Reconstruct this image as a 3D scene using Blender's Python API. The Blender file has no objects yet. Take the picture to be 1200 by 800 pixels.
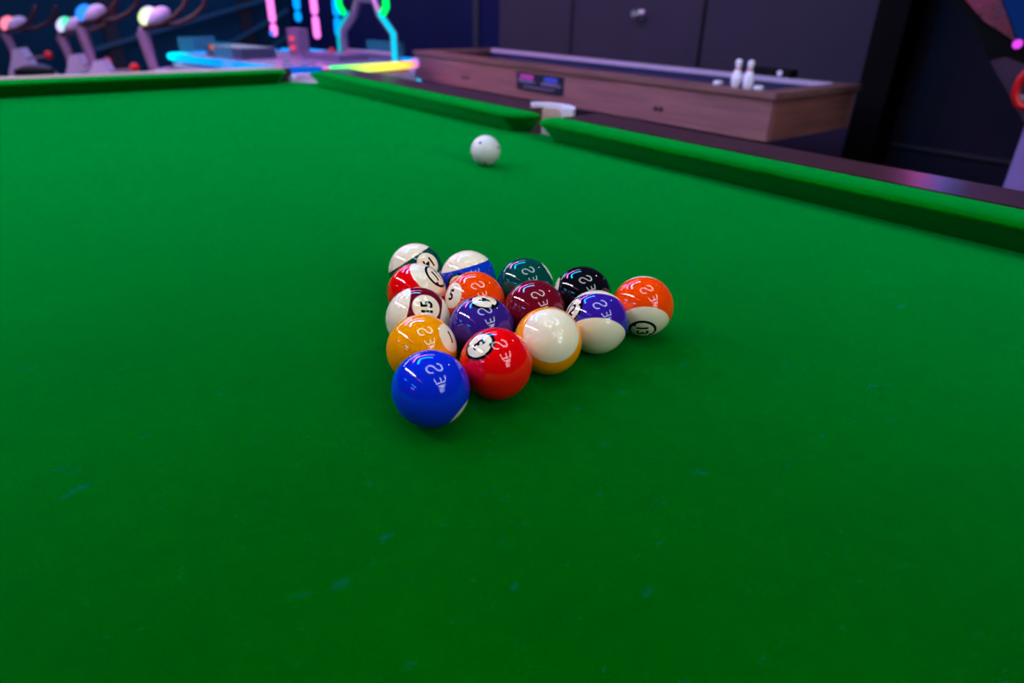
import bpy, bmesh, math, random
from mathutils import Vector, Matrix
PI = math.pi
random.seed(7)
scn = bpy.context.scene
COL = scn.collection
try:
    scn.view_settings.view_transform = 'Standard'
    scn.view_settings.look = 'None'
except Exception:
    pass
scn.view_settings.exposure = 0.55
scn.cycles.max_bounces = 8
FLOOR = -0.82      # z = 0 is the cloth of the pool table
CEIL = 2.14

# ------------------------------------------------------------------ materials
def lin(c):
    return tuple(((v/255)/12.92 if v/255 <= .04045 else ((v/255+.055)/1.055)**2.4) for v in c)
def s4(c): return (*lin(c), 1)
_m = {}
class NT:
    def __init__(s, name):
        s.m = bpy.data.materials.new(name); s.m.use_nodes = True
        s.t = s.m.node_tree; s.t.nodes.clear()
        s.out = s.new('ShaderNodeOutputMaterial')
    def new(s, t, **k):
        n = s.t.nodes.new(t)
        for a, v in k.items(): setattr(n, a, v)
        return n
    def link(s, a, b): s.t.links.new(a, b)
    def val(s, sock, v):
        if hasattr(v, 'is_linked'): s.link(v, sock)
        else: sock.default_value = v
    def math(s, op, a, b=0.0, clamp=False):
        n = s.new('ShaderNodeMath', operation=op, use_clamp=clamp)
        s.val(n.inputs[0], a); s.val(n.inputs[1], b); return n.outputs[0]
    def dot(s, v, c):
        n = s.new('ShaderNodeVectorMath', operation='DOT_PRODUCT')
        s.link(v, n.inputs[0]); n.inputs[1].default_value = c; return n.outputs['Value']
    def mix(s, f, a, b):
        n = s.new('ShaderNodeMix', data_type='RGBA')
        s.val(n.inputs[0], f); s.val(n.inputs[6], a); s.val(n.inputs[7], b); return n.outputs[2]
    def step(s, x, e, w):   # smooth 0->1 around e
        n = s.new('ShaderNodeMapRange', interpolation_type='SMOOTHSTEP')
        s.link(x, n.inputs[0]); n.inputs[1].default_value = e-w; n.inputs[2].default_value = e+w
        return n.outputs[0]
    def noise(s, scale, detail=2, coord='Object', stretch=None):
        tc = s.new('ShaderNodeTexCoord'); o = tc.outputs[coord]
        if stretch:
            mp = s.new('ShaderNodeMapping'); mp.inputs['Scale'].default_value = stretch
            s.link(o, mp.inputs[0]); o = mp.outputs[0]
        n = s.new('ShaderNodeTexNoise'); n.inputs['Scale'].default_value = scale; n.inputs['Detail'].default_value = detail
        s.link(o, n.inputs['Vector']); return n.outputs[0]
    def ramp(s, f, stops):
        r = s.new('ShaderNodeValToRGB'); e = r.color_ramp.elements
        while len(e) < len(stops): e.new(.5)
        for i, (p, c) in enumerate(stops): e[i].position = p; e[i].color = c
        s.link(f, r.inputs[0]); return r.outputs[0]
    def bsdf(s, color, rough=.5, **k):
        b = s.new('ShaderNodeBsdfPrincipled'); s.val(b.inputs['Base Color'], color); s.val(b.inputs['Roughness'], rough)
        for a, v in k.items(): s.val(b.inputs[a.replace('_', ' ')], v)
        s.link(b.outputs[0], s.out.inputs[0]); return b
    def bump(s, b, h, strength, dist=.001):
        n = s.new('ShaderNodeBump'); n.inputs['Strength'].default_value = strength; n.inputs['Distance'].default_value = dist
        s.link(h, n.inputs['Height']); s.link(n.outputs[0], b.inputs['Normal'])

def plain(name, rgb, rough=.5, var=.12, scale=18, metal=0.0, **k):
    if name in _m: return _m[name]
    t = NT(name); c = lin(rgb)
    n = t.noise(scale, 3)
    a = tuple(v*(1-var) for v in c)+(1,); b = tuple(min(1, v*(1+var)) for v in c)+(1,)
    bs = t.bsdf(t.ramp(n, [(.3, a), (.7, b)]), rough, Metallic=metal, **k)
    _m[name] = t.m; return t.m
def glow(name, rgb, strength, stops=None, axis=None):
    """LED material; optional gradient along an object axis"""
    if name in _m: return _m[name]
    t = NT(name); e = t.new('ShaderNodeEmission'); e.inputs[1].default_value = strength*(.74 if strength < 2.5 else 1)
    if stops:
        tc = t.new('ShaderNodeTexCoord'); f = t.dot(tc.outputs['Object'], axis)
        t.link(t.ramp(f, stops), e.inputs[0])
    else: e.inputs[0].default_value = (*rgb, 1)
    t.link(e.outputs[0], t.out.inputs[0]); _m[name] = t.m; return t.m
def wood(name, dark, light, rough=.5, axis='Y'):
    if name in _m: return _m[name]
    t = NT(name)
    st = (14, 1.2, 22) if axis == 'Y' else (1.2, 14, 22)
    n = t.noise(2.2, 5, stretch=st); n2 = t.noise(1.4, 2, stretch=(2, .5, 4) if axis == 'Y' else (.5, 2, 4))
    f = t.math('ADD', t.math('MULTIPLY', n, .6), t.math('MULTIPLY', n2, .4))
    b = t.bsdf(t.ramp(f, [(.36, s4(dark)), (.62, s4(light))]), rough)
    t.bump(b, n, .15); _m[name] = t.m; return t.m

def cloth_mat(name, rgb, marks):
    t = NT(name)
    c = rgb
    fine = t.noise(900, 2); mid = t.noise(6, 4); mott = t.noise(60, 3)
    f = t.math('ADD', t.math('MULTIPLY', fine, .45), t.math('ADD', t.math('MULTIPLY', mid, .35), t.math('MULTIPLY', mott, .2)))
    colr = t.ramp(f, [(.3, tuple(v*.72 for v in c)+(1,)), (.7, tuple(v*1.25 for v in c)+(1,))])
    if marks:   # faint bluish chalk smudges
        a = t.noise(38, 3, stretch=(1, 1.7, 1)); z = t.noise(3.1, 1)
        k = t.math('MULTIPLY', t.step(a, .70, .05), t.step(z, .52, .08))
        colr = t.mix(t.math('MULTIPLY', k, .45), colr, (.002, .075, .062, 1))
        sp = t.noise(210, 1); k2 = t.step(sp, .765, .02)
        colr = t.mix(t.math('MULTIPLY', k2, .35), colr, (.006, .12, .05, 1))
    b = t.bsdf(colr, .95, Specular_IOR_Level=0.0, Sheen_Weight=1.0, Sheen_Roughness=.4)
    b.inputs['Sheen Tint'].default_value = (0, .84, .115, 1)
    t.bump(b, fine, .25, .0004); return t.m

# ------------------------------------------------------------------ mesh helpers
def link(name, me, mat, parent=None, loc=None):
    o = bpy.data.objects.new(name, me); COL.objects.link(o)
    if mat is not None:
        for mm in (mat if isinstance(mat, (list, tuple)) else [mat]): me.materials.append(mm)
    if parent is not None: o.parent = parent
    if loc is not None: o.location = loc
    return o
def done(bm, name, mat, parent=None, smooth=None, bevel=0, loc=None, seg=2):
    if bevel:
        bmesh.ops.bevel(bm, geom=[e for e in bm.edges if len(e.link_faces) == 2 and e.calc_face_angle(0) > .5], offset=bevel, segments=seg, affect='EDGES', profile=.6)
    bmesh.ops.recalc_face_normals(bm, faces=bm.faces[:])
    me = bpy.data.meshes.new(name); bm.to_mesh(me); bm.free()
    if smooth is not None:
        for p in me.polygons: p.use_smooth = True
        me.set_sharp_from_angle(angle=math.radians(smooth))
    return link(name, me, mat, parent, loc)
def box(bm, a, b, mat4=None):
    vs = [bm.verts.new((x, y, z)) for x in (a[0], b[0]) for y in (a[1], b[1]) for z in (a[2], b[2])]
    for f in ((0,1,3,2),(4,6,7,5),(0,4,5,1),(2,3,7,6),(0,2,6,4),(1,5,7,3)): bm.faces.new([vs[i] for i in f])
    if mat4 is not None:
        for v in vs: v.co = mat4 @ v.co
    return vs
def prism(bm, pts, d):    # closed polygon of 3D points extruded by vector d
    d = Vector(d); a = [bm.verts.new(p) for p in pts]; b = [bm.verts.new(Vector(p)+d) for p in pts]
    bm.faces.new(a); bm.faces.new(b[::-1]); n = len(a)
    for i in range(n): bm.faces.new((a[i], b[i], b[(i+1) % n], a[(i+1) % n]))
def tube(bm, path, r, seg=12, closed=False, caps=True, ends_round=False):
    P = [Vector(p) for p in path]; n = len(P)
    rr = r if isinstance(r, (list, tuple)) else [r]*n
    if ends_round and not closed:
        def cap(p, d, r0): return [(p+d*(r0*math.sin(t)), max(r0*math.cos(t), r0*.05)) for t in (PI*.2, PI*.35, PI*.48)]
        d0 = (P[0]-P[1]).normalized(); d1 = (P[-1]-P[-2]).normalized()
        c0 = cap(P[0], d0, rr[0])[::-1]; c1 = cap(P[-1], d1, rr[-1])
        P = [c[0] for c in c0]+P+[c[0] for c in c1]; rr = [c[1] for c in c0]+list(rr)+[c[1] for c in c1]; n = len(P)
    rings = []; up = None
    for i in range(n):
        if closed: t = P[(i+1) % n]-P[i-1]
        else: t = P[min(i+1, n-1)]-P[max(i-1, 0)]
        t.normalize()
        if up is None:
            up = Vector((0, 0, 1)) if abs(t.z) < .9 else Vector((1, 0, 0))
        u = (up-t*up.dot(t)).normalized(); v = t.cross(u); up = u
        rings.append([bm.verts.new(P[i]+(u*math.cos(a)+v*math.sin(a))*rr[i]) for a in [2*PI*k/seg for k in range(seg)]])
    for i in range(n if closed else n-1):
        A = rings[i]; B = rings[(i+1) % n]
        for k in range(seg): bm.faces.new((A[k], A[(k+1) % seg], B[(k+1) % seg], B[k]))
    if caps and not closed: bm.faces.new(rings[0][::-1]); bm.faces.new(rings[-1])
def lathe(bm, prof, loc=(0,0,0), seg=32):
    L = Vector(loc); rings = []
    for r, z in prof:
        if r < 1e-6: rings.append([bm.verts.new(L+Vector((0, 0, z)))])
        else: rings.append([bm.verts.new(L+Vector((r*math.cos(2*PI*k/seg), r*math.sin(2*PI*k/seg), z))) for k in range(seg)])
    for A, B in zip(rings, rings[1:]):
        for k in range(seg):
            k2 = (k+1) % seg
            if len(A) == 1 and len(B) == 1: continue
            if len(A) == 1: bm.faces.new((A[0], B[k], B[k2]))
            elif len(B) == 1: bm.faces.new((A[k], A[k2], B[0]))
            else: bm.faces.new((A[k], A[k2], B[k2], B[k]))
def tag(o, label=None, cat=None, group=None, kind=None):
    if label: o['label'] = label
    if cat: o['category'] = cat
    if group: o['group'] = group
    if kind: o['kind'] = kind
    return o
def thing(name, label, cat, loc=(0,0,0), rz=0, group=None):
    o = bpy.data.objects.new(name, None); COL.objects.link(o); o.empty_display_size = .05
    o.location = loc; o.rotation_euler = (0, 0, rz)
    return tag(o, label, cat, group)
def bxo(name, a, b, mat, parent=None, bevel=0):
    bm = bmesh.new(); box(bm, a, b); return done(bm, name, mat, parent, bevel=bevel)
def struct(name, bm_or, mat, bevel=0):
    return tag(done(bm_or, name, mat, bevel=bevel), kind='structure')
def sbox(name, a, b, mat, bevel=0):
    bm = bmesh.new(); box(bm, a, b); return struct(name, bm, mat, bevel)

# ------------------------------------------------------------------ camera
CAM = Vector((-0.21049619, -0.35727708, 0.28005359))
cam_d = bpy.data.cameras.new('camera'); cam = bpy.data.objects.new('camera', cam_d); COL.objects.link(cam)
cam.location = CAM; cam.rotation_euler = tuple(math.radians(a) for a in (62.70557376, -1.061635, -38.26656522))
cam_d.sensor_width = 36; cam_d.lens = 766.786/1200*36; cam_d.clip_start = .01; cam_d.clip_end = 60
cam_d.dof.use_dof = True; cam_d.dof.focus_distance = .58; cam_d.dof.aperture_fstop = 4.5
scn.camera = cam
CM = cam.rotation_euler.to_matrix()
CAM_R = CM @ Vector((1, 0, 0))

# ------------------------------------------------------------------ room shell
m_floor = plain('floor_carpet', (30, 28, 40), .9, .3, 30)
m_black = plain('black_paint', (9, 10, 12), .6, .15, 6, Specular_IOR_Level=.15)
m_grey = plain('grey_violet_paint', (44, 42, 58), .7, .05, 5, Specular_IOR_Level=.25)
m_blue = plain('deep_blue_wall', (6, 14, 62), .7, .06, 4, Specular_IOR_Level=.1)
m_teal = plain('dark_teal_paint', (4, 50, 72), .7, .1, 3, Specular_IOR_Level=.1)
m_ceil = plain('black_ceiling', (16, 16, 22), .9, .1, 4)
sbox('floor', (-6, -9, FLOOR-.1), (3.5, 8.8, FLOOR), m_floor)
sbox('ceiling', (-6, -9, CEIL), (3.5, 8.8, CEIL+.1), m_ceil)
WX = 3.3; WY = 8.6
sbox('wall_left', (-6.1, -9, FLOOR), (-6, 8.8, CEIL), m_black)
sbox('wall_front', (-6, -9.1, FLOOR), (3.5, -9, CEIL), m_black)
sbox('wall_back', (-6, WY, FLOOR), (3.5, WY+.1, CEIL), m_teal)
DY0, DY1, DH = 2.66, 3.42, FLOOR+2.05
bm = bmesh.new()     # grey right wall with the door opening
box(bm, (WX, 1.2, FLOOR), (WX+.1, DY0, CEIL)); box(bm, (WX, DY1, FLOOR), (WX+.1, 4.25, CEIL)); box(bm, (WX, DY0, DH), (WX+.1, DY1, CEIL))
struct('wall_right', bm, m_grey)
sbox('wall_right', (WX, 4.25, FLOOR), (WX+.1, 8.8, CEIL), m_blue)  # far stretch of the right wall, deep blue instead of grey
sbox('wall_right', (WX, -9, FLOOR), (WX+.1, 1.2, CEIL), plain('black_wall_panel', (24, 25, 36), .7, .15, 3, Specular_IOR_Level=.1))
# door leaf, flush, with a round knob
d = bxo('door_1', (WX+.012, DY0+.008, FLOOR+.008), (WX+.055, DY1-.008, DH-.008), m_grey, bevel=.003); tag(d, kind='structure')
bm = bmesh.new(); lathe(bm, [(0, 0), (.03, 0), (.03, .008), (.012, .012), (.012, .04), (.028, .05), (.032, .065), (.022, .078), (0, .08)])
k = done(bm, 'door_knob', plain('steel', (190, 185, 200), .3, .05, 9, metal=1.0), d, 40)
k.location = (WX+.012, 2.775, .235); k.rotation_euler = (0, -PI/2, 0)
# seams, trims and the black post
sbox('trim_1', (WX-.006, 2.275, FLOOR), (WX, 2.297, CEIL), m_black)
sbox('trim_2', (WX-.012, 4.52, FLOOR), (WX, 4.60, CEIL), plain('navy_trim', (10, 14, 40), .6))
m_post = plain('black_post', (3, 5, 5), .7, .1, 4, Specular_IOR_Level=.08)
sbox('trim_3', (WX-.17, 1.08, FLOOR), (WX-.001, 1.21, CEIL), m_post, bevel=.004)
sbox('trim_4', (WX-.05, 1.215, FLOOR), (WX-.001, 1.275, CEIL), m_post)
sbox('trim_5', (WX-.02, -2, -.30), (WX-.001, 1.07, -.285), plain('dark_rail', (26, 28, 38), .7))
# framing on the back wall: dark posts and pale blue diagonal braces
sbox('trim_6', (1.19, WY-.06, FLOOR), (1.32, WY-.001, CEIL), plain('back_post', (6, 14, 28), .7))
sbox('trim_7', (2.66, WY-.06, FLOOR), (2.80, WY-.001, CEIL), plain('back_post', (6, 14, 28), .7))
m_brace = plain('blue_brace', (16, 72, 98), .6)
def brace(i, p0, p1, w):
    bm = bmesh.new(); a = Vector((p0[0], 0, p0[1])); b = Vector((p1[0], 0, p1[1])); t = (b-a).normalized(); n = Vector((-t.z, 0, t.x))*w/2
    prism(bm, [a+n+Vector((0, WY-.10, 0)), b+n+Vector((0, WY-.10, 0)), b-n+Vector((0, WY-.10, 0)), a-n+Vector((0, WY-.10, 0))], (0, .03, 0))
    struct('trim_%d' % i, bm, m_brace)
brace(8, (.95, -.27), (3.2, .33), .04); brace(9, (1.75, -.55), (3.25, .16), .04); brace(10, (2.3, -.6), (3.28, -.1), .035)

# ------------------------------------------------------------------ pool table
XR, YB = .822, 2.205            # cushion contact lines (right, far)
YM = .895                       # middle pocket
XL, YN = -.55, 2*YM-YB
m_cloth = cloth_mat('green_baize', (0, .074, .0003), True)
m_cush = cloth_mat('green_cushion_cloth', (0, .115, .0008), False)
m_rail = plain('dark_rail_wood', (66, 36, 42), .30, .2, 12)
m_plate = plain('white_pocket_plate', (225, 215, 225), .35, .04, 20)
m_liner = plain('tan_pocket_leather', (200, 168, 150), .6, .08, 40)
table = thing('pool_table', 'long pool table covered in bright green cloth with dark wooden rails', 'pool table', (0, 0, FLOOR))
table_off = Vector((0, 0, -FLOOR))
def tp(o): o.parent = table; o.location = table_off; return o
PK = [(XR+.048, YB+.048, .07), (XL-.048, YB+.048, .07), (XR+.048, YN-.048, .07), (XL-.048, YN-.048, .07), (XR+.080, YM+.04, .058), (XL-.080, YM+.04, .058)]
# bed cloth with notches for the pockets
def arc(c, r, a0, a1, n=14): return [(c[0]+r*math.cos(a0+(a1-a0)*i/n), c[1]+r*math.sin(a0+(a1-a0)*i/n)) for i in range(n+1)]
bx0, bx1, by0, by1 = XL-.05, XR+.05, YN-.05, YB+.05
def notch(c, r, horiz_line, line):   # half-angle where circle crosses a line at distance line
    return math.acos(max(-1, min(1, line/r)))
out = []
h = notch(None, .058, 0, .080-.05)
out += [(bx1, YN+.05)]
out += arc(PK[4], .058, PI+h, PI-h)
out += arc(PK[0], .07, -PI/2, -PI)
out += arc(PK[1], .07, 0, -PI/2)
out += arc(PK[5], .058, h, -h)
out += arc(PK[3], .07, PI/2, 0)
out += arc(PK[2], .07, PI, PI/2)
bm = bmesh.new(); prism(bm, [(x, y, -.025) for x, y in out], (0, 0, .025))
tp(done(bm, 'cloth_bed', m_cloth))
def cushion(origin, t, n, L, e0, e1):
    """cushion along t from origin, nose side -n (towards play) ; e = ('mid'|'corner')"""
    t = Vector(t); n = Vector(n); O = Vector(origin)
    D = .072
    def end(kind):
        if kind == 'mid':
            ra, rb = .10, .12; pts = [(ra*(1-math.sin(a))*.62, rb*(1-math.cos(a))*.62) for a in [PI/2*i/12 for i in range(13)]]
        else:
            ra = .055; pts = [(ra*(1-math.sin(a)), D*(1-math.cos(a))) for a in [PI/2*i/10 for i in range(11)]]
        return pts    # (s from end, depth) starting at nose side going to the back
    P = []
    a = end(e0)[::-1]; P += [(s, dd) for s, dd in a]
    P += [(L*f, 0) for f in (.25, .5, .75)]
    P += [(L-s, dd) for s, dd in end(e1)]
    m = len(P)
    def nor(i):
        p0 = P[max(i-1, 0)]; p1 = P[min(i+1, m-1)]; d2 = Vector((p1[0]-p0[0], p1[1]-p0[1])).normalized()
        return Vector((-d2.y, d2.x))      # pointing to +depth side
    levels = [(.032, 0.0), (.029, .006), (.004, .033), (0, .0365), (0, .0395), (.004, .0425), (.014, .0445), (.03, .046)]
    bm = bmesh.new(); rings = []
    for ins, z in levels:
        ring = []
        for i, (s, dd) in enumerate(P):
            nn = nor(i); q = Vector((s, dd))+nn*ins
            if i in (0, m-1): q = Vector((s+(ins if i == 0 else -ins), dd))
            w = O+t*q.x+n*(min(q.y, D+.05)-.024)
            ring.append(bm.verts.new((w.x, w.y, z)))
        rings.append(ring)
    for A, B in zip(rings, rings[1:]):
        for i in range(m-1): bm.faces.new((A[i], A[i+1], B[i+1], B[i]))
        bm.faces.new((A[m-1], A[0], B[0], B[m-1]))
    bm.faces.new(rings[-1]); bm.faces.new(rings[0][::-1])
    return tp(done(bm, 'cushion', m_cush, smooth=28))
cg = .06
cushion((XR, YM+.0, 0), (0, 1, 0), (1, 0, 0), YB-cg-YM, 'mid', 'corner')
cushion((XR, YN+cg, 0), (0, 1, 0), (1, 0, 0), YM-.04-YN-cg, 'corner', 'mid')
cushion((XL, YM+.0, 0), (0, 1, 0), (-1, 0, 0), YB-cg-YM, 'mid', 'corner')
cushion((XL, YN+cg, 0), (0, 1, 0), (-1, 0, 0), YM-.04-YN-cg, 'corner', 'mid')
cushion((XL+cg, YB, 0), (1, 0, 0), (0, 1, 0), XR-XL-2*cg, 'corner', 'corner')
cushion((XL+cg, YN, 0), (1, 0, 0), (0, -1, 0), XR-XL-2*cg, 'corner', 'corner')
# wooden rails, one piece between each pair of pockets
RI, RO, RZ = .055, .165, .047
def rail(a, b):
    tp(bxo('rail', (min(a[0], b[0]), min(a[1], b[1]), -.09), (max(a[0], b[0]), max(a[1], b[1]), RZ), m_rail, bevel=.008))
pr = .075
for sx, X0 in ((1, XR), (-1, XL)):
    rail((X0+sx*RI, YM+pr, 0), (X0+sx*RO, YB-.03, 0)); rail((X0+sx*RI, YN+.03, 0), (X0+sx*RO, YM-pr, 0))
for sy, Y0 in ((1, YB), (-1, YN)):
    rail((XL+.03, Y0+sy*RI, 0), (XR-.03, Y0+sy*RO, 0))
def ring_solid(c, r0, r1, z0, z1, a0, a1, n=28):
    bm = bmesh.new(); R4 = []
    full = abs(a1-a0) >= 2*PI-1e-4
    for i in range(n+(0 if full else 1)):
        a = a0+(a1-a0)*i/n; ca, sa = math.cos(a), math.sin(a)
        R4.append([bm.verts.new((c[0]+r*ca, c[1]+r*sa, z)) for r, z in ((r0, z0), (r1, z0), (r1, z1), (r0, z1))])
    m = len(R4)
    for i in range(m if full else m-1):
        A, B = R4[i], R4[(i+1) % m]
        for k in range(4): bm.faces.new((A[k], A[(k+1) % 4], B[(k+1) % 4], B[k]))
    if not full: bm.faces.new(R4[0]); bm.faces.new(R4[-1][::-1])
    return bm
for i, (px, py, r) in enumerate(PK):
    if i < 4:
        ang = math.atan2(1 if py > 1 else -1, 1 if px > 0 else -1); a0, a1 = ang-PI*.8, ang+PI*.8
    else:
        ang = 0 if px > 0 else PI; a0, a1 = ang-PI*.36, ang+PI*.36
    pl = tp(done(ring_solid((px, py), r*1.0, r+(.02 if i < 4 else .03), .0, (.019 if i < 4 else .055), a0, a1), 'pocket_plate', m_plate, bevel=.004))
    ln = tp(done(ring_solid((px, py), r-.006, r-.0005, -.10, .018 if i < 4 else .046, a0, a1), 'pocket_liner', m_liner if i >= 4 else plain('lilac_pocket_lining', (190, 172, 190), .6)))
    tp(done(ring_solid((px, py), r-.006, r-.0005, -.10, -.004, 0, 2*PI), 'pocket_rim', m_plate))
    bm = bmesh.new(); lathe(bm, [(0, -.16), (r*.7, -.155), (r*.95, -.12), (r+.004, -.03), (r+.007, -.03), (r, -.125), (r*.72, -.163), (0, -.168)], (px, py, 0), 24)
    tp(done(bm, 'pocket_bag', plain('pale_pocket_net', (205, 200, 225), .7, .2, 80), smooth=40))
tp(bxo('apron', (XL-.15, YN-.15, -.27), (XR+.15, YB+.15, -.17), m_rail, bevel=.01))
for x in (XL+.1, XR-.1):
    for y in (YN+.2, YB-.2):
        bm = bmesh.new(); lathe(bm, [(0, FLOOR), (.06, FLOOR), (.075, FLOOR+.05), (.06, FLOOR+.12), (.08, -.4), (.095, -.32), (.095, -.271), (0, -.271)], (x, y, 0), 24)
        tp(done(bm, 'leg', m_rail, smooth=40))

# ------------------------------------------------------------------ balls
R = 0.028575
def dirs(c):
    w = (CAM-Vector(c)).normalized(); r = (CAM_R-w*CAM_R.dot(w)).normalized(); u = w.cross(r); return r, u, w
def v3(c, uvw):
    r, u, w = dirs(c); return (r*uvw[0]+u*uvw[1]+w*uvw[2]).normalized()
CREAM = (.88, .74, .50)
def ball_mat(name, rgb, disc=None, disc_r=25, stripe=None, h=.5, dots=None, base=None):
    t = NT(name); tc = t.new('ShaderNodeTexCoord')
    nv = t.new('ShaderNodeVectorMath', operation='NORMALIZE'); t.link(tc.outputs['Object'], nv.inputs[0]); v = nv.outputs[0]
    c = (*rgb, 1); cr = (*(base or CREAM), 1); col = None
    if stripe is not None:
        ab = t.math('ABSOLUTE', t.dot(v, stripe))
        col = t.mix(t.step(ab, h, .012), c, cr)
    else: col = c if base is None else cr
    if disc is not None:
        dd = t.dot(v, disc); col = t.mix(t.step(dd, math.cos(math.radians(disc_r)), .006), col, cr)
    for q in dots or []:
        col = t.mix(t.step(t.dot(v, q), math.cos(math.radians(5.5)), .002), col, (.012, .014, .09, 1))
    t.bsdf(col, .045, IOR=1.5)
    return t.m
ball_bm = bmesh.new(); bmesh.ops.create_uvsphere(ball_bm, u_segments=96, v_segments=64, radius=R)
ball_me0 = bpy.data.meshes.new('ball'); ball_bm.to_mesh(ball_me0); ball_bm.free()
for p in ball_me0.polygons: p.use_smooth = True
m_ink = plain('black_ball_ink', (10, 10, 14), .06, 0, 9)
def wrap(bm, n, up, name, parent, off=.00006):
    """flat drawing (metres) wrapped onto the sphere around direction n"""
    rt = up.cross(n).normalized()
    for _ in range(6):
        long = [e for e in bm.edges if e.calc_length() > .0011]
        if not long: break
        bmesh.ops.subdivide_edges(bm, edges=long, cuts=1); bmesh.ops.triangulate(bm, faces=bm.faces[:])
    for v in bm.verts:
        x, y = v.co.x, v.co.y; th = math.hypot(x, y)/R
        dv = (rt*x+up*y); dv = dv.normalized() if dv.length > 1e-9 else dv
        v.co = (n*math.cos(th)+dv*math.sin(th))*(R+off)
    me = bpy.data.meshes.new(name); bm.to_mesh(me); bm.free()
    for p in me.polygons: p.use_smooth = True
    try: me.normals_split_custom_set_from_vertices([v.co.normalized() for v in me.vertices])
    except Exception: pass
    return link(name, me, m_ink, parent)
def digits(txt, size):
    cu = bpy.data.curves.new('digits', 'FONT'); cu.body = txt; cu.size = size; cu.align_x = 'CENTER'; cu.align_y = 'CENTER'
    cu.resolution_u = 4; cu.offset = size*.03; cu.space_character = .92
    o = bpy.data.objects.new('digits', cu); COL.objects.link(o)
    bpy.context.view_layer.update()
    dg = bpy.context.evaluated_depsgraph_get(); me = o.evaluated_get(dg).to_mesh()
    bm = bmesh.new(); bm.from_mesh(me); o.evaluated_get(dg).to_mesh_clear()
    bpy.data.objects.remove(o); bpy.data.curves.remove(cu)
    xs = [v.co.x for v in bm.verts]; ys = [v.co.y for v in bm.verts]
    cx, cy = (min(xs)+max(xs))/2, (min(ys)+max(ys))/2
    for v in bm.verts: v.co.x -= cx; v.co.y -= cy; v.co.z = 0
    bmesh.ops.remove_doubles(bm, verts=bm.verts[:], dist=1e-6); bmesh.ops.triangulate(bm, faces=bm.faces[:])
    return bm
def ring_flat(r0, r1, teeth):
    bm = bmesh.new(); n = 72; A = []
    for i in range(n):
        a = 2*PI*i/n; ri = r0
        for ta in teeth:
            if abs((a-ta+PI) % (2*PI)-PI) < .10: ri = r0-.0018
        A.append((bm.verts.new((ri*math.cos(a), ri*math.sin(a), 0)), bm.verts.new((r1*math.cos(a), r1*math.sin(a), 0))))
    for i in range(n):
        p, q = A[i], A[(i+1) % n]; bm.faces.new((p[0], p[1], q[1], q[0]))
    bmesh.ops.triangulate(bm, faces=bm.faces[:]); return bm
RED = (.88, .001, .003); ORG = (1, .060, .0); YEL = (1, .31, .0); BLU = (.002, .020, .56); PUR = (.032, .012, .20); GRN = (.001, .055, .042)
MAR = (.16, .003, .012); BLK = (.004, .004, .006)
# number: centre, colour, disc dir, digit up (image x,y), stripe axis, half width, ring?, disc radius, label
B = [
 (2, (.0003, -.0017), BLU, (.78, -.625, .0), (.6, .8), None, 0, False, 'solid blue number 2 ball at the front tip of the rack'),
 (1, (.0268, .0545), YEL, (.794, .355, .49), (-.2, .98), None, 0, False, 'solid yellow number 1 ball behind the blue ball, on the left'),
 (3, (.061, -.0002), RED, (-.46, .52, .72), (-.8, -.6), None, 0, True, 'solid bright red number 3 ball, right of the blue front ball'),
 (15, (.0541, .1059), MAR, (.26, .38, .887), (-1, -.08), (-.953, .247, .173), .5, False, 'white ball with maroon stripe and number 15, directly behind the yellow ball'),
 (4, (.0887, .0573), PUR, (.084, .867, .49), (1, .1), None, 0, True, 'solid dark purple number 4 ball mid-rack, its white disc on top'),
 (9, (.1199, .0052), YEL, (.3, .93, -.21), (0, 1), (.15, .26, .954), .60, False, 'white ball edged by a yellow stripe, between the red and purple striped balls'),
 (11, (.084, .1579), RED, (.665, .60, .445), (-.5, .87), (.58, .67, .46), .66, True, 'red and cream number 11 ball on the left edge, behind the maroon striped ball'),
 (5, (.1172, .1076), ORG, (-.757, .226, .61), (.12, 1), None, 0, False, 'solid orange number 5 ball inside the rack with its number disc at left'),
 (7, (.1494, .0581), MAR, (.2, .3, -.93), (0, 1), None, 0, False, 'solid maroon ball without visible number in front of the dark green and black balls'),
 (12, (.1789, .0074), (.035, .010, .30), (-.757, .405, .51), (.5, .85), (0, -.825, .565), .45, True, 'cream ball with wide purple stripe, touching the orange striped corner ball'),
 (14, (.1142, .2099), GRN, (.45, .24, .86), (.6, -.78), (-.54, .84, .04), .47, False, 'white ball with dark green stripe at the far left corner of the rack'),
 (10, (.1461, .1596), (.003, .04, .50), (-.33, -.27, .90), (.5, .86), (-.275, .955, .09), .46, True, 'white ball with blue stripe in the back row beside the green striped ball'),
 (6, (.1801, .1092), GRN, (.83, .55, -.03), (0, 1), None, 0, False, 'solid dark green ball in the centre of the back row'),
 (8, (.2103, .0584), BLK, (-.955, .22, .17), (0, 1), None, 0, False, 'solid black ball in the back row, behind the purple striped ball'),
 (13, (.2392, .0062), ORG, (0, -.80, .60), (1, 0), (.05, -.82, .57), .58, True, 'orange and cream number 13 ball at the right corner of the rack'),
]
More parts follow.
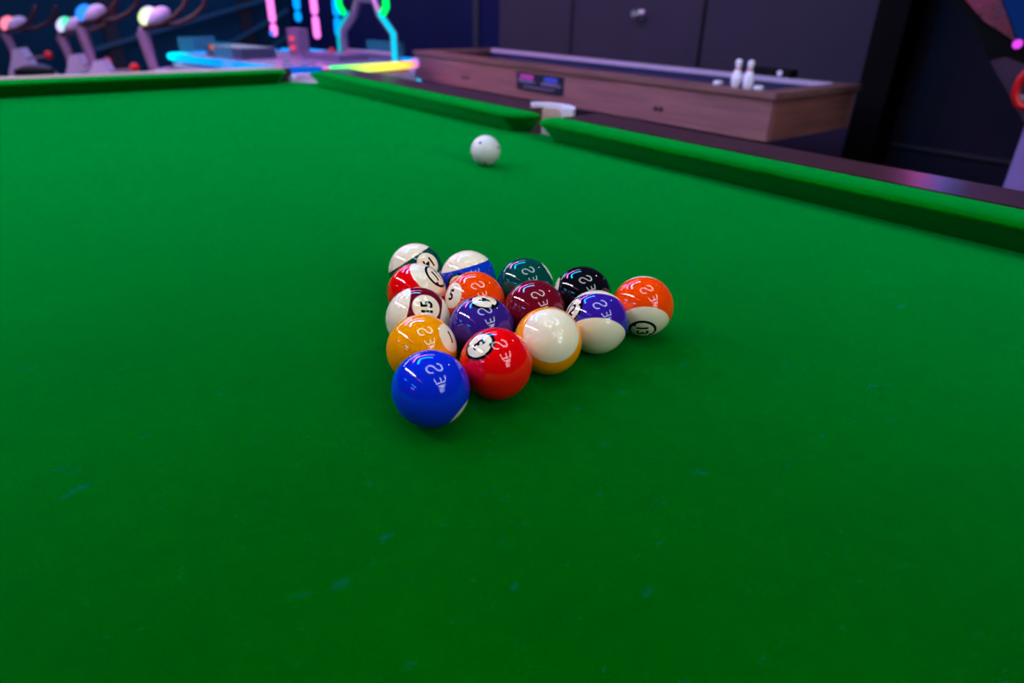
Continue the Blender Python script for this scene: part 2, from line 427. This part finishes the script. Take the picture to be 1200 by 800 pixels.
for num, (x, y), colr, disc, up2, ax, hh, ringed, lab in B:
    c = Vector((x, y, R+.0001)); n = v3(c, disc); r_, u_, w_ = dirs(c)
    axv = v3(c, ax) if ax else None
    dr = 26 if ringed else 25
    pole = num in (11, 13)
    mat = ball_mat('ball_%d_resin' % num, colr, None if pole else tuple(n), dr, tuple(axv) if ax else None, hh)
    o = link('pool_ball', ball_me0.copy(), mat, None, c)
    tag(o, lab, 'pool ball', 'balls racked in a triangle')
    upv = r_*up2[0]+u_*up2[1]; upv = (upv-n*upv.dot(n)).normalized()
    if num in (7,): continue
    wrap(digits(str(num), .0138 if num < 10 else .0146), n, upv, 'number', o)
    if ringed: wrap(ring_flat(.0107, .0132, (PI*.25, PI*1.25)), n, upv, 'number_ring', o)
c = Vector((.5478, .6782, R+.0001))
mat = ball_mat('cue_ball_resin', (1, 1, 1), base=(.70, .68, .64), dots=[tuple(v3(c, q)) for q in ((-.36, .5, .79), (.855, .21, .47), (-.06, -.81, .58), (.1, .5, -.86), (-.9, -.3, .3))])
tag(link('cue_ball', ball_me0.copy(), mat, None, c), 'white cue ball with small dark blue dots alone near the middle pocket', 'cue ball')

# ------------------------------------------------------------------ shuffle bowling table behind
SX0, SX1, SY0, SY1, SZ0, SZ1 = 2.22, 2.87, 1.10, 3.75, -.185, -.005
m_oak = wood('pinkish_oak_boards', (116, 76, 78), (150, 100, 98), .5, 'Y')
m_oakx = wood('pinkish_oak_end', (98, 58, 54), (142, 88, 76), .5, 'X')
sh = thing('bowling_table', 'long light wooden table bowling game on dark legs standing by the grey wall', 'game table', (2.545, 2.425, FLOOR))
def sp(o): 
    o.parent = sh; o.location = (-2.545, -2.425, -FLOOR); return o
w = .035
sp(bxo('side_board', (SX0, SY0, SZ0), (SX0+w, SY1, SZ1-.022), m_oak)); sp(bxo('side_board', (SX1-w, SY0, SZ0), (SX1, SY1, SZ1-.022), m_oak))
sp(bxo('end_board', (SX0+w, SY0, SZ0), (SX1-w, SY0+w, SZ1-.022), m_oakx)); sp(bxo('end_board', (SX0+w, SY1-w, SZ0), (SX1-w, SY1, SZ1-.022), m_oakx))
m_lip = wood('oak_lip', (92, 62, 60), (136, 96, 88), .5, 'Y')
tw = .075; ov = .012
for a, b in (((SX0-ov, SY0-ov), (SX0+tw, SY1+ov)), ((SX1-tw, SY0-ov), (SX1+ov, SY1+ov)), ((SX0+tw, SY0-ov), (SX1-tw, SY0+tw)), ((SX0+tw, SY1-tw), (SX1-tw, SY1+ov))):
    sp(bxo('top_lip', (a[0], a[1], SZ1-.022), (b[0], b[1], SZ1), m_lip, bevel=.003))
sp(bxo('playing_bed', (SX0+w, SY0+w, SZ0+.01), (SX1-w, SY1-w, SZ1-.05), plain('navy_playing_bed', (24, 32, 72), .35, .1, 8)))
sp(bxo('bed_wall', (SX1-tw-.004, SY0+tw, SZ1-.07), (SX1-w, SY1-tw, SZ1-.0185), plain('navy_bed_wall', (24, 30, 70), .5)))
sp(bxo('inner_lining', (SX1-tw-.006, SY0+tw, SZ1-.018), (SX1-tw, SY1-tw, SZ1+.004), plain('white_lining', (176, 166, 190), .5, .04, 10)))
bm = bmesh.new(); box(bm, (SX0-.006, 2.285, -.137), (SX0, 2.664, -.049)); pq = sp(done(bm, 'name_plaque', plain('dark_plaque', (22, 20, 42), .4, .1, 30), bevel=.002))
def bar(y0, y1, z0, z1, nm, rgb): 
    q = bxo(nm, (SX0-.0075, y0, z0), (SX0-.006, y1, z1), plain('plaque_ink_'+nm, rgb, .5, .02, 5)); q.parent = pq
bar(2.52, 2.63, -.078, -.060, 'plaque_mark', (205, 60, 170)); bar(2.33, 2.43, -.080, -.060, 'plaque_mark_blue', (60, 90, 205))
for y0, y1, z in ((2.50, 2.645, -.092), (2.30, 2.455, -.096), (2.31, 2.455, -.088), (2.53, 2.64, -.085), (2.35, 2.60, -.118)): bar(y0, y1, z-.0035, z, 'plaque_line', (150, 140, 185))
m_bolt = plain('dark_bolt', (24, 20, 30), .4, .1, 9)
for y in (1.638, 1.668, 3.144, 3.19):
    bm = bmesh.new(); lathe(bm, [(0, 0), (.011, 0), (.011, .004), (.006, .006), (0, .006)], seg=16)
    b = done(bm, 'bolt', m_bolt, sh, 40); b.location = (SX0-2.545, y-2.425, -.125-FLOOR); b.rotation_euler = (0, -PI/2, 0)
for x in (SX0+.10, SX1-.22):
    for y in (SY0+.32, SY1-.62):
        bm = bmesh.new(); box(bm, (x, y, FLOOR), (x+.12, y+.28, SZ0)); box(bm, (x-.02, y-.02, FLOOR), (x+.14, y+.30, FLOOR+.05))
        sp(done(bm, 'leg', m_black, bevel=.004))
sp(bxo('leg_beam', (SX0+.14, SY0+.6, FLOOR+.18), (SX1-.14, SY1-.62, FLOOR+.28), m_black))
m_pin = plain('white_pin', (238, 232, 245), .25, .02, 9); m_band = plain('red_pin_band', (200, 60, 70), .3, .02, 9)
for y, lab in ((1.302, 'small white bowling pin on the wooden table edge, left one of the pair'), (1.246, 'small white bowling pin on the wooden table edge, right one of the pair')):
    t = thing('bowling_pin', lab, 'bowling pin', (SX0+.038, y, SZ1), group='bowling pins on the table edge')
    s = .106
    bm = bmesh.new(); lathe(bm, [(0, 0), (.135*s, 0), (.15*s, .02*s), (.19*s, .18*s), (.20*s, .30*s), (.185*s, .42*s), (.13*s, .57*s), (.098*s, .67*s), (.092*s, .73*s), (.105*s, .80*s), (.12*s, .88*s), (.11*s, .95*s), (.07*s, .99*s), (0, s)], seg=24)
    done(bm, 'pin_body', m_pin, t, 60)
    bm = bmesh.new(); lathe(bm, [(.112*s, .635*s), (.099*s, .675*s), (.0955*s, .705*s)], seg=24); done(bm, 'pin_band', m_band, t, 60)
for (px, py), lab in (((2.285, 1.405), 'small white puck lying left of the two bowling pins'), ((2.272, 1.205), 'small white puck lying right of the two bowling pins')):
    bm = bmesh.new(); lathe(bm, [(0, 0), (.017, 0), (.02, .004), (.02, .011), (.016, .015), (0, .016)], seg=24)
    tag(done(bm, 'puck', m_pin, smooth=40, loc=(px, py, SZ1)), lab, 'puck', 'pucks on the table edge')
rc = thing('scoring_box', 'small black electronic box on the far edge of the wooden table', 'control box', (2.835, 1.50, SZ1+.001))
bxo('case', (-.035, -.11, 0), (.035, .11, .035), m_black, rc, bevel=.004)
bm = bmesh.new(); lathe(bm, [(0, 0), (.012, 0), (.012, .004), (0, .006)], seg=16); b = done(bm, 'button', m_pin, rc, 40); b.location = (-.035, -.06, .02); b.rotation_euler = (0, -PI/2, 0)

# ------------------------------------------------------------------ LED edged air hockey table
PINK = (1, .18, .80); AZUR = (.0, .30, 1.0); CYAN = (.0, .72, 1.0)
HT = thing('air_hockey_table', 'white air hockey table with glowing rainbow LED edge behind the pool table', 'game table', (1.16, 3.38, FLOOR), math.atan2(.22, .975))
HZ = -FLOOR-.05        # local height of the top
OUT = [(0, 0), (.19, -.148), (.847, -.148), (.99, 0), (.99, 1.15), (.85, 1.30), (.15, 1.30), (0.03, 1.26), (0, 1.15)]
m_lilac = plain('pale_lilac_panel', (196, 180, 210), .4, .06, 10)
bm = bmesh.new(); prism(bm, [(x, y, HZ-.30) for x, y in OUT], (0, 0, .245)); done(bm, 'cabinet', m_lilac, HT, bevel=.006)
ins = [(.5+(x-.5)*.93, .57+(y-.57)*.95) for x, y in OUT]
bm = bmesh.new(); prism(bm, [(x, y, HZ-.056) for x, y in ins], (0, 0, .05)); done(bm, 'playing_surface', plain('grey_playfield', (120, 116, 150), .25, .1, 8), HT)
for x in (.14, .80):
    for y in (.10, 1.10): bxo('leg', (x-.06, y-.06, 0), (x+.06, y+.06, HZ-.299), m_black, HT, bevel=.005)
def led_edge(p, q, mat, z0=-.036, z1=.008, tk=.035, trim=.03):
    P = Vector((*p, HZ)); Q = Vector((*q, HZ)); t = (Q-P).normalized()
    P += t*trim; Q -= t*trim
    bm = bmesh.new(); tube(bm, [P+Vector((0, 0, -.012))+(Q-P)*f for f in (0, .25, .5, .75, 1)], .021, 12, ends_round=True)
    return done(bm, 'led_strip', mat, HT, 60)
g1 = glow('led_blue_gradient', None, 1.35, [(0, (0.0, .34, 1, 1)), (.1, (0, .36, 1, 1)), (.36, (.0, .26, 1, 1)), (.42, (.08, .25, 1, 1)), (.5, (0, .26, 1, 1)), (.9, (0, .45, 1, 1)), (1, (0, .75, .95, 1))], (0, .87, 0))
led_edge((0, 0), (0, 1.15), g1)
led_edge((0, 1.15), (.03, 1.26), glow('led_cyan', (0, .65, 1), 2), trim=0)
led_edge((.03, 1.26), (.15, 1.30), glow('led_cyan', (0, .65, 1), 2), trim=0)
led_edge((0, 0), (.19, -.148), glow('led_navy', (0, .10, .62), 1.1), trim=.028)
g2 = glow('led_rainbow_gradient', None, 1.9, [(.19, (0, 1, .22, 1)), (.25, (.05, 1, .16, 1)), (.40, (.42, 1, .10, 1)), (.6, (.8, .78, .06, 1)), (.75, (1, .48, .06, 1)), (.86, (1, .20, .06, 1))], (1, 0, 0))
led_edge((.19, -.148), (.847, -.148), g2)
led_edge((.847, -.148), (.99, 0), glow('led_azure', AZUR, 1.4))
led_edge((.99, 0), (.99, 1.15), glow('led_azure', AZUR, 1.4)); led_edge((.85, 1.3), (.15, 1.3), glow('led_azure', AZUR, 1.4)); led_edge((.99, 1.15), (.85, 1.3), glow('led_azure', AZUR, 1.4))
for p in ((0, 0), (.19, -.148), (.847, -.148), (.99, 0)):
    bm = bmesh.new(); bmesh.ops.create_uvsphere(bm, u_segments=16, v_segments=10, radius=.024, matrix=Matrix.Translation((*p, HZ-.012))); done(bm, 'led_node', glow('led_pink_node', (1, .25, .75), 1.0), HT, 60)
m_acry = NT('teal_acrylic'); _b = m_acry.bsdf((.05, .45, .55, 1), .1, Alpha=.25, Transmission_Weight=.0); m_acry = m_acry.m
for a, b in (((.03, .95), (.08, 1.22)), ((.10, 1.26), (.35, 1.27)), ((.86, .0), (.95, .06)), ((.955, .10), (.955, .42)), ((.05, .55), (.06, .75))):
    P = Vector((*a, HZ)); Q = Vector((*b, HZ)); t = (Q-P).normalized(); n = Vector((-t.y, t.x, 0))*.004
    bm = bmesh.new(); prism(bm, [P+n, Q+n, Q-n, P-n], (0, 0, .10)); done(bm, 'guard_panel', m_acry, HT)
m_metal = plain('lilac_metal', (150, 130, 160), .3, .06, 14, metal=.6)
# scoring arch with LED rims on the table
AX = .86
arch_pts = [(.04, 0), (.04, .155), (.155, .255), (.20, .345), (.35, .345), (.405, .255), (.53, .155), (.53, 0)]
def ap(y, z, dx=0): return (AX+dx, y, HZ-.006+z)
bm = bmesh.new(); tube(bm, [ap(y, z) for y, z in arch_pts], .026, 10); done(bm, 'arch_frame', m_metal, HT, 50)
bm = bmesh.new(); tube(bm, [ap(.05, .03), ap(.52, .03)], .022, 10); done(bm, 'arch_bar', m_metal, HT, 50)
ledt = glow('led_teal', (.0, .52, .68), 1.0)
bm = bmesh.new(); tube(bm, [ap(.012, .0, -.03), ap(.012, .16, -.03), ap(.125, .265, -.03)], .016, 10, ends_round=True); done(bm, 'led_rim', glow('led_cyan_rim', (0, .55, .85), 1.3), HT, 60)
bm = bmesh.new(); tube(bm, [ap(.555, .0, -.03), ap(.555, .16, -.03), ap(.435, .265, -.03)], .010, 10, ends_round=True); done(bm, 'led_rim', ledt, HT, 60)
ledg = glow('led_green', (.0, 1, .12), 1.6)
for y, z0 in ((.07, .27), (.50, .27)):
    s = -1 if y < .2 else 1
    bm = bmesh.new(); tube(bm, [ap(y-s*.02, z0, -.035), ap(y+s*.012, z0+.035, -.035), ap(y+s*.012, z0+.09, -.035), ap(y-s*.02, z0+.13, -.035)], .020, 10, ends_round=True); done(bm, 'led_ring', ledg, HT, 60)
# electronics tower and small red lamps in the middle
tw_ = bxo('display_tower', (.62, .70, HZ-.006), (.70, .82, HZ+.16), plain('mauve_plastic', (120, 88, 130), .5, .08, 12), HT, bevel=.008)
for (x, y, z), rgb, s in (((.61, .76, .10), (1, .06, .10), 1.0), ((.61, .76, .045), (1, .06, .10), 1.0), ((.52, .84, .13), (.05, .2, 1), 1.2), ((.70, .30, .02), (1, .05, .06), 1.0), ((.62, .36, .05), (.9, .06, .10), .5), ((.18, 1.0, .05), (1, .25, .12), .5), ((.87, -.15, -.11), (0, .5, 1), 1.3)):
    bm = bmesh.new(); bmesh.ops.create_uvsphere(bm, u_segments=14, v_segments=8, radius=.016, matrix=Matrix.Translation((x, y, HZ+z))); done(bm, 'indicator_lamp', glow('lamp_%d%d' % (rgb[0]*10, s*10), rgb, s), HT, 60)
bm = bmesh.new(); box(bm, (.20, .70, HZ-.006), (.44, 1.12, HZ+.055)); done(bm, 'goal_box', plain('slate_plastic', (60, 66, 92), .4, .12, 10), HT, bevel=.012)
bm = bmesh.new(); box(bm, (.56, .22, HZ-.006), (.80, .60, HZ+.03)); done(bm, 'goal_box', plain('mauve_plastic2', (104, 84, 128), .4, .12, 10), HT, bevel=.012)

# ------------------------------------------------------------------ hanging LED tubes
def led_pendant(x, y, z, rgb, strength, segs, lab):
    t = thing('led_tube_light', lab, 'light', (x, y, z), group='vertical LED tubes hanging behind the pool table')
    m = glow('tube_'+('pink' if rgb[0] > .5 else 'blue'), rgb, strength)
    zz = 0
    for L in segs:
        bm = bmesh.new(); tube(bm, [(0, 0, zz+.026), (0, 0, zz+L-.026)], .0235, 14, ends_round=True); done(bm, 'tube_segment', m, t, 70); zz += L
    bm = bmesh.new(); tube(bm, [(0, 0, zz-.01), (0, 0, CEIL-z)], .006, 8); done(bm, 'cable', m_black, t, 60)
TP = (1, .20, .86); TB = (.0, .30, 1.0)
led_pendant(1.623, 4.654, .043, TP, 1.5, [.085, .30, .30, .30, .30], 'pink hanging LED tube farthest to the left')
led_pendant(1.783, 4.587, .137, TB, 1.5, [.072, .30, .30, .30, .30], 'blue hanging LED tube between the two pink tubes, with the highest lower end')
led_pendant(1.854, 4.461, .033, TP, 1.5, [.15, .15, .30, .30, .30], 'pink hanging LED tube between the two blue tubes')
led_pendant(1.975, 4.373, .046, TB, 1.5, [.13, .13, .30, .30, .30], 'blue hanging LED tube farthest right, beside the lit arch')

# ------------------------------------------------------------------ exercise bikes along the back
m_bike = plain('white_bike_shell', (206, 190, 222), .35, .05, 12)
m_neck = plain('mauve_bike_post', (150, 118, 150), .4, .06, 12)
m_bar = plain('dark_red_grip', (66, 22, 34), .5, .1, 20)
m_rknob = plain('red_knob', (230, 22, 32), .35, .05, 9); m_orange = plain('orange_collar', (225, 130, 30), .4, .05, 9)
def bike(loc, rz, screen, lab, hs=1.0, tilt=0.0):
    """local +x = the way the bike faces, origin on the floor below the neck foot"""
    t = thing('exercise_bike', lab, 'exercise bike', loc, rz, 'exercise bikes in a row')
    bm = bmesh.new()
    for x in (-.40, .30): tube(bm, [(x, -.20, .035), (x, .20, .035)], .033, 12, ends_round=True)
    tube(bm, [(-.40, 0, .06), (.30, 0, .06)], .035, 10); done(bm, 'base_frame', m_bike, t, 50)
    bm = bmesh.new(); prism(bm, [(-.09, -.06, .12), (-.09, -.06, .40), (-.005, -.06, .57), (.02, -.06, .63), (.085, -.06, .64), (.11, -.06, .58), (.20, -.06, .36), (.25, -.06, .12)], (0, .12, 0)); done(bm, 'body_shell', m_bike, t, 40, bevel=.015)
    bm = bmesh.new(); tube(bm, [(.14, -.075, .30), (.14, .075, .30)], .20, 32); done(bm, 'flywheel', plain('grey_flywheel', (150, 140, 165), .3, .05, 9, metal=.5), t, 40)
    bm = bmesh.new(); tube(bm, [(-.02, 0, .50), (-.018, 0, .575)], .028, 12); done(bm, 'collar', m_orange, t, 50)
    bm = bmesh.new(); tube(bm, [(-.018, 0, .575), (-.02, 0, .66), (-.04, 0, .87*hs)], [.022, .034, .046], 12); done(bm, 'neck', m_neck, t, 50)
    bm = bmesh.new(); tube(bm, [(-.04, 0, .87*hs-.005), (0, 0, .92*hs)], .035, 12); done(bm, 'neck_joint', m_neck, t, 50)
    z = .965*hs
    bm = bmesh.new(); bmesh.ops.create_uvsphere(bm, u_segments=24, v_segments=14, radius=1); 
    M4 = Matrix.Translation((.085, 0, z)) @ Matrix.Rotation(-.55, 4, 'Y') @ Matrix.Diagonal((.105, .10, .055, 1))
    for v in bm.verts: v.co = M4 @ v.co
    hd = done(bm, 'head_housing', m_bike, t, 60)
    bm = bmesh.new(); bmesh.ops.create_uvsphere(bm, u_segments=24, v_segments=14, radius=1)
    M4 = Matrix.Translation((.045, -.055, z+.012)) @ Matrix.Rotation(-.75, 4, 'Y') @ Matrix.Diagonal((.072, .055, .047, 1))
    for v in bm.verts: v.co = M4 @ v.co
    done(bm, 'screen', screen, hd, 60)
    for s in (-1, 1):
        bm = bmesh.new(); tube(bm, [(.0, s*.05, .90*hs), (.17, s*.13, .925*hs), (.28, s*.16, .975*hs), (.36, s*.16, 1.04*hs), (.41, s*.15, 1.14*hs)], .015, 10, ends_round=True); done(bm, 'handlebar', m_bar, t, 60)
    bm = bmesh.new(); tube(bm, [(.10, -.03, .55), (.33, -.05, .575)], .010, 8); lv = done(bm, 'brake_lever', m_neck, t, 60)
    bm = bmesh.new(); bmesh.ops.create_uvsphere(bm, u_segments=16, v_segments=10, radius=.036, matrix=Matrix.Translation((.34, -.05, .585))); done(bm, 'lever_knob', m_rknob, lv, 60)
    bm = bmesh.new(); tube(bm, [(-.08, 0, .16), (-.32, 0, .46)], .025, 10); done(bm, 'seat_post', m_neck, t, 50)
    bm = bmesh.new(); prism(bm, [(-.48, -.09, .46), (-.44, -.11, .46), (-.22, -.04, .46), (-.18, 0, .46), (-.22, .04, .46), (-.44, .11, .46), (-.48, .09, .46)], (0, 0, .05)); done(bm, 'seat', m_black, t, 40, bevel=.012)
def screen_mat(name, a, b, st):
    return glow(name, None, st, [(0.38, (*a, 1)), (0.60, (*b, 1))], (4, 0, 0.3))
rzb = math.atan2(-.619, .785)
bike((.960, 5.340, FLOOR), rzb, screen_mat('screen_white', (.75, 1, .45), (.78, .62, 1), 1.5), 'white exercise bike with white glowing screen, rightmost of the row')
bike((.700, 6.235, FLOOR), rzb, glow('screen_blue', (.02, .22, 1), 1.6), 'white exercise bike with bright blue glowing screen', 1.0)
bike((.630, 6.955, FLOOR), rzb, screen_mat('screen_green', (.62, .55, 1), (.05, .95, .45), 1.4), 'white exercise bike with white and green glowing screen', .89)
bike((.295, 7.935, FLOOR), rzb, glow('screen_pink', (1, .22, .34), 1.4), 'white exercise bike with pink glowing screen at the left picture edge', .87)

# ------------------------------------------------------------------ arcade cabinet at right
AC = thing('arcade_cabinet', 'tall black arcade cabinet with red patterned side panel at the right edge', 'arcade machine', (2.5, 0, FLOOR))
def acp(pts, name, mat, x0, x1, bevel=0):
    bm = bmesh.new(); prism(bm, [(x0, y, z-FLOOR) for y, z in pts], (x1-x0, 0, 0)); return done(bm, name, mat, AC, bevel=bevel)
acp([(-.45, FLOOR), (.345, FLOOR), (.35, -.045), (.30, -.03), (-.45, -.03)], 'base_panel', plain('lilac_base_panel', (124, 98, 160), .5, .08, 5), 0, .6, .006)
acp([(-.45, -.029), (.30, -.029), (.355, -.035), (.51, .14), (.47, .155), (.30, .10), (-.45, .12)], 'control_deck', plain('plum_deck', (52, 34, 52), .6, .12, 9, Specular_IOR_Level=.2), 0, .6, .005)
acp([(-.45, .121), (.30, .101), (.465, .156), (.515, .142), (.55, .19), (.60, .26), (.70, .325), (.92, .52), (.92, 1.0), (-.45, 1.0)], 'screen_housing', m_post, .01, .6, .006)
for y0, nm, rgb in ((.582, 'pink', (1, .12, .75)), (.515, 'blue', (.05, .2, 1))):
    bm = bmesh.new(); tube(bm, [(-.012, y0, .385-FLOOR), (-.012, y0+.045, .385-FLOOR)], .022, 10, ends_round=True); done(bm, 'led_strip', glow('cabinet_led_'+nm, rgb, 9), AC, 60)
tart = NT('red_swirl_art'); _n = tart.noise(26, 4, stretch=(1, 1, 1.6)); _c = tart.ramp(_n, [(.38, s4((20, 8, 20))), (.50, s4((104, 8, 26))), (.58, s4((44, 26, 58))), (.68, s4((140, 14, 34)))]); tart.bsdf(_c, .5)
acp([(.645, .325), (.57, .262), (.455, .20), (.50, .27), (.54, .325), (.60, .45), (.82, .50)], 'side_art', tart.m, 0, .012)
acp([(.45, .20), (.495, .27), (.535, .325), (.595, .46), (.595, .9), (-.30, .9), (-.30, .20)], 'side_screen', glow('blue_screen', (.004, .03, .20), .5), .002, .012)
bm = bmesh.new(); tube(bm, [(-.06, .352+.040*math.cos(a), .075+.058*math.sin(a)-FLOOR) for a in [2*PI*i/28 for i in range(28)]], .012, 10, closed=True); done(bm, 'red_ring', plain('red_plastic', (190, 8, 16), .35, .05, 9), AC, 60)
bm = bmesh.new(); tube(bm, [(-.06, .352, .133-FLOOR), (.02, .352, .133-FLOOR)], .012, 8); done(bm, 'ring_bracket', m_black, AC, 60)
bm = bmesh.new(); bmesh.ops.create_uvsphere(bm, u_segments=16, v_segments=10, radius=.014, matrix=Matrix.Translation((-.01, .445, .195-FLOOR))); done(bm, 'purple_lamp', glow('purple_lamp', (.75, .06, .85), 1.1), AC, 60)
bm = bmesh.new(); bmesh.ops.create_uvsphere(bm, u_segments=16, v_segments=10, radius=.014, matrix=Matrix.Translation((-.005, .385, .035-FLOOR))); done(bm, 'button', plain('pale_button', (130, 150, 170), .3), AC, 60)

# ------------------------------------------------------------------ lights of the arcade on or under the ceiling, then added area fill
LZ = 2.02
def ribbon(bm, path, w, z0, z1):
    P = [Vector((p[0], p[1])) for p in path]; n = len(P); L = []; Rr = []
    for i in range(n):
        a = P[i]-P[i-1] if i else P[1]-P[0]; b = P[i+1]-P[i] if i < n-1 else P[-1]-P[-2]
        a.normalize(); b.normalize(); na = Vector((-a.y, a.x)); nb = Vector((-b.y, b.x)); m = (na+nb); m = m.normalized() if m.length > .01 else na
        k = min(1.6, 1/max(.3, m.dot(na))); L.append(P[i]+m*w/2*k); Rr.append(P[i]-m*w/2*k)
    rows = [[bm.verts.new((q.x, q.y, z)) for q, z in ((L[i], z0), (L[i], z1), (Rr[i], z1), (Rr[i], z0))] for i in range(n)]
    for A, Bq in zip(rows, rows[1:]):
        for k in range(4): bm.faces.new((A[k], A[(k+1) % 4], Bq[(k+1) % 4], Bq[k]))
    bm.faces.new(rows[0]); bm.faces.new(rows[-1][::-1])
def smooth_path(pts, it=3):
    for _ in range(it):
        q = [pts[0]]
        for a, b in zip(pts, pts[1:]): q += [(a[0]*.75+b[0]*.25, a[1]*.75+b[1]*.25), (a[0]*.25+b[0]*.75, a[1]*.25+b[1]*.75)]
        pts = q+[pts[-1]]
    return pts
# letters drawn in (right, top) unit box, right = +y in the room, top = +x
S_ = smooth_path([(.95, .80), (.80, 1.0), (.30, 1.02), (.02, .86), (.04, .62), (.40, .52), (.62, .48), (.97, .38), (.98, .12), (.70, -.03), (.22, -.02), (.04, .22)])
G_ = smooth_path([(.95, .78), (.80, 1.0), (.30, 1.02), (.0, .80), (.0, .2), (.30, -.02), (.75, -.02), (.97, .18)])+[(.97, .48), (.55, .48)]
LET = [('G', [G_]), ('A', [[(0, 0), (.5, 1), (1, 0)], [(.2, .36), (.8, .36)]]), ('M', [[(0, 0), (.06, 1), (.5, .3), (.94, 1), (1, 0)]]), ('E', [[(1, 1), (0, 1), (0, 0), (1, 0)], [(0, .52), (.85, .52)]]), ('S', [S_])]
m_sign = glow('sign_white', (.82, .91, 1.0), 8.0)
sign = thing('letter_sign', 'large glowing white letters GAMES fixed under the ceiling above the pool table', 'sign', (.45, -.1, LZ))
for i, (ch, strokes) in enumerate(LET):
    yc = -.1-(4-i)*1.72
    bm = bmesh.new()
    for st in strokes: ribbon(bm, [(-.75+1.5*q[1], (q[0]-.5)*.98+yc+.1) for q in st], .115, 0, CEIL-LZ-.002)
    done(bm, 'letter', m_sign, sign)
m_wh = glow('batten_white', (1, .95, 1), 26); m_case = plain('batten_case', (60, 58, 66), .5)
for i in range(5):
    y = .48+i*.93
    t = thing('ceiling_batten_light', 'white tube batten light on the ceiling', 'light', (-1.66, y, CEIL), group='ceiling batten lights in one line')
    bxo('case', (-.17, 0, -.05), (.17, .86, 0), m_case, t); bxo('diffuser', (-.085, .06, -.09), (.085, .80, -.0501), m_wh, t, bevel=.01)
bm = bmesh.new(); box(bm, (-1.90, -.8, CEIL-.04), (-1.84, 5.2, CEIL-.001)); tag(done(bm, 'ceiling_led_line', glow('line_pink', (1, .35, .6), 4)), 'thin pink LED line on the ceiling beside the battens', 'light')
m_cp = glow('chevron_pink', (1, .20, .85), 20); m_cb = glow('chevron_blue', (.01, .36, 1.0), 28); m_cw = glow('chevron_white', (.9, .85, 1), 9)
def chevron(pts, mat, lab, w=.125, name='led_chevron'):
    bm = bmesh.new(); ribbon(bm, pts, w, CEIL-.05, CEIL-.001); o = done(bm, name, mat)
    tag(o, lab, 'light', 'LED chevron strips on the ceiling'); return o
chevron([(1.33, 1.58), (.82, 2.05), (.42, 2.32), (.10, 2.12), (-.36, 1.52)], m_cb, 'blue LED chevron strip on the ceiling above the pool table', .19)
chevron([(1.50, 3.08), (.98, 3.75), (.72, 4.0), (.2, 3.55), (-.36, 3.0)], m_cp, 'pink LED chevron strip on the ceiling beyond the blue one', .26)
chevron([(-3.95, 4.0), (-4.25, 3.4), (-3.9, 2.6)], m_cb, 'blue LED chevron strip on the ceiling at far left', .09)
chevron([(-3.75, .5), (-4.1, -.1), (-3.8, -.7)], m_cb, 'blue LED chevron strip on the ceiling at left', .09)
chevron([(-5.6, .6), (-5.85, .0), (-5.6, -.6)], m_cp, 'pink LED chevron strip on the ceiling near the left wall', .12)
# white strip light high on the back wall
bm = bmesh.new(); box(bm, (-1.2, WY-.06, 1.62), (3.1, WY-.001, 1.90)); tag(done(bm, 'wall_strip_light', m_cw), 'long white strip light high on the back wall', 'light')
# spot lamp over the right side of the table
sp_ = thing('ceiling_spot', 'small round white ceiling spot lamp', 'light', (2.70, .30, CEIL))
bm = bmesh.new(); lathe(bm, [(0, 0), (.06, 0), (.07, -.02), (.07, -.09), (.062, -.09), (.062, -.03), (0, -.03)], seg=24); done(bm, 'lamp_housing', m_black, sp_, 40)
bm = bmesh.new(); bmesh.ops.create_uvsphere(bm, u_segments=20, v_segments=12, radius=.058, matrix=Matrix.Translation((0, 0, -.085))); done(bm, 'bulb', glow('spot_bulb', (1, .96, .9), 45), sp_, 60)
# added area lights without fixtures, to brighten and tint the background
def area(name, loc, size, energy, rgb, rot=(0, 0, 0)):
    l = bpy.data.lights.new(name, 'AREA'); l.shape = 'DISK'; l.size = size; l.energy = energy; l.color = rgb
    o = bpy.data.objects.new(name, l); COL.objects.link(o); o.location = loc; o.rotation_euler = rot; return o
area('back_purple_fill', (.9, 5.6, CEIL-.06), 1.6, 18, (.62, .48, 1))  # added purple fill for the bikes and hockey table
area('side_pink_fill', (1.9, 2.9, CEIL-.06), .9, 4, (1, .55, .80))  # added pink fill over the bowling table
area('back_blue_fill', (2.2, 7.2, CEIL-.06), 1.2, 24, (.10, .42, 1))  # added blue fill near the back wall
wd = bpy.data.worlds.new('world'); scn.world = wd; wd.use_nodes = True
wd.node_tree.nodes['Background'].inputs[0].default_value = (.25, .3, .5, 1); wd.node_tree.nodes['Background'].inputs[1].default_value = .05
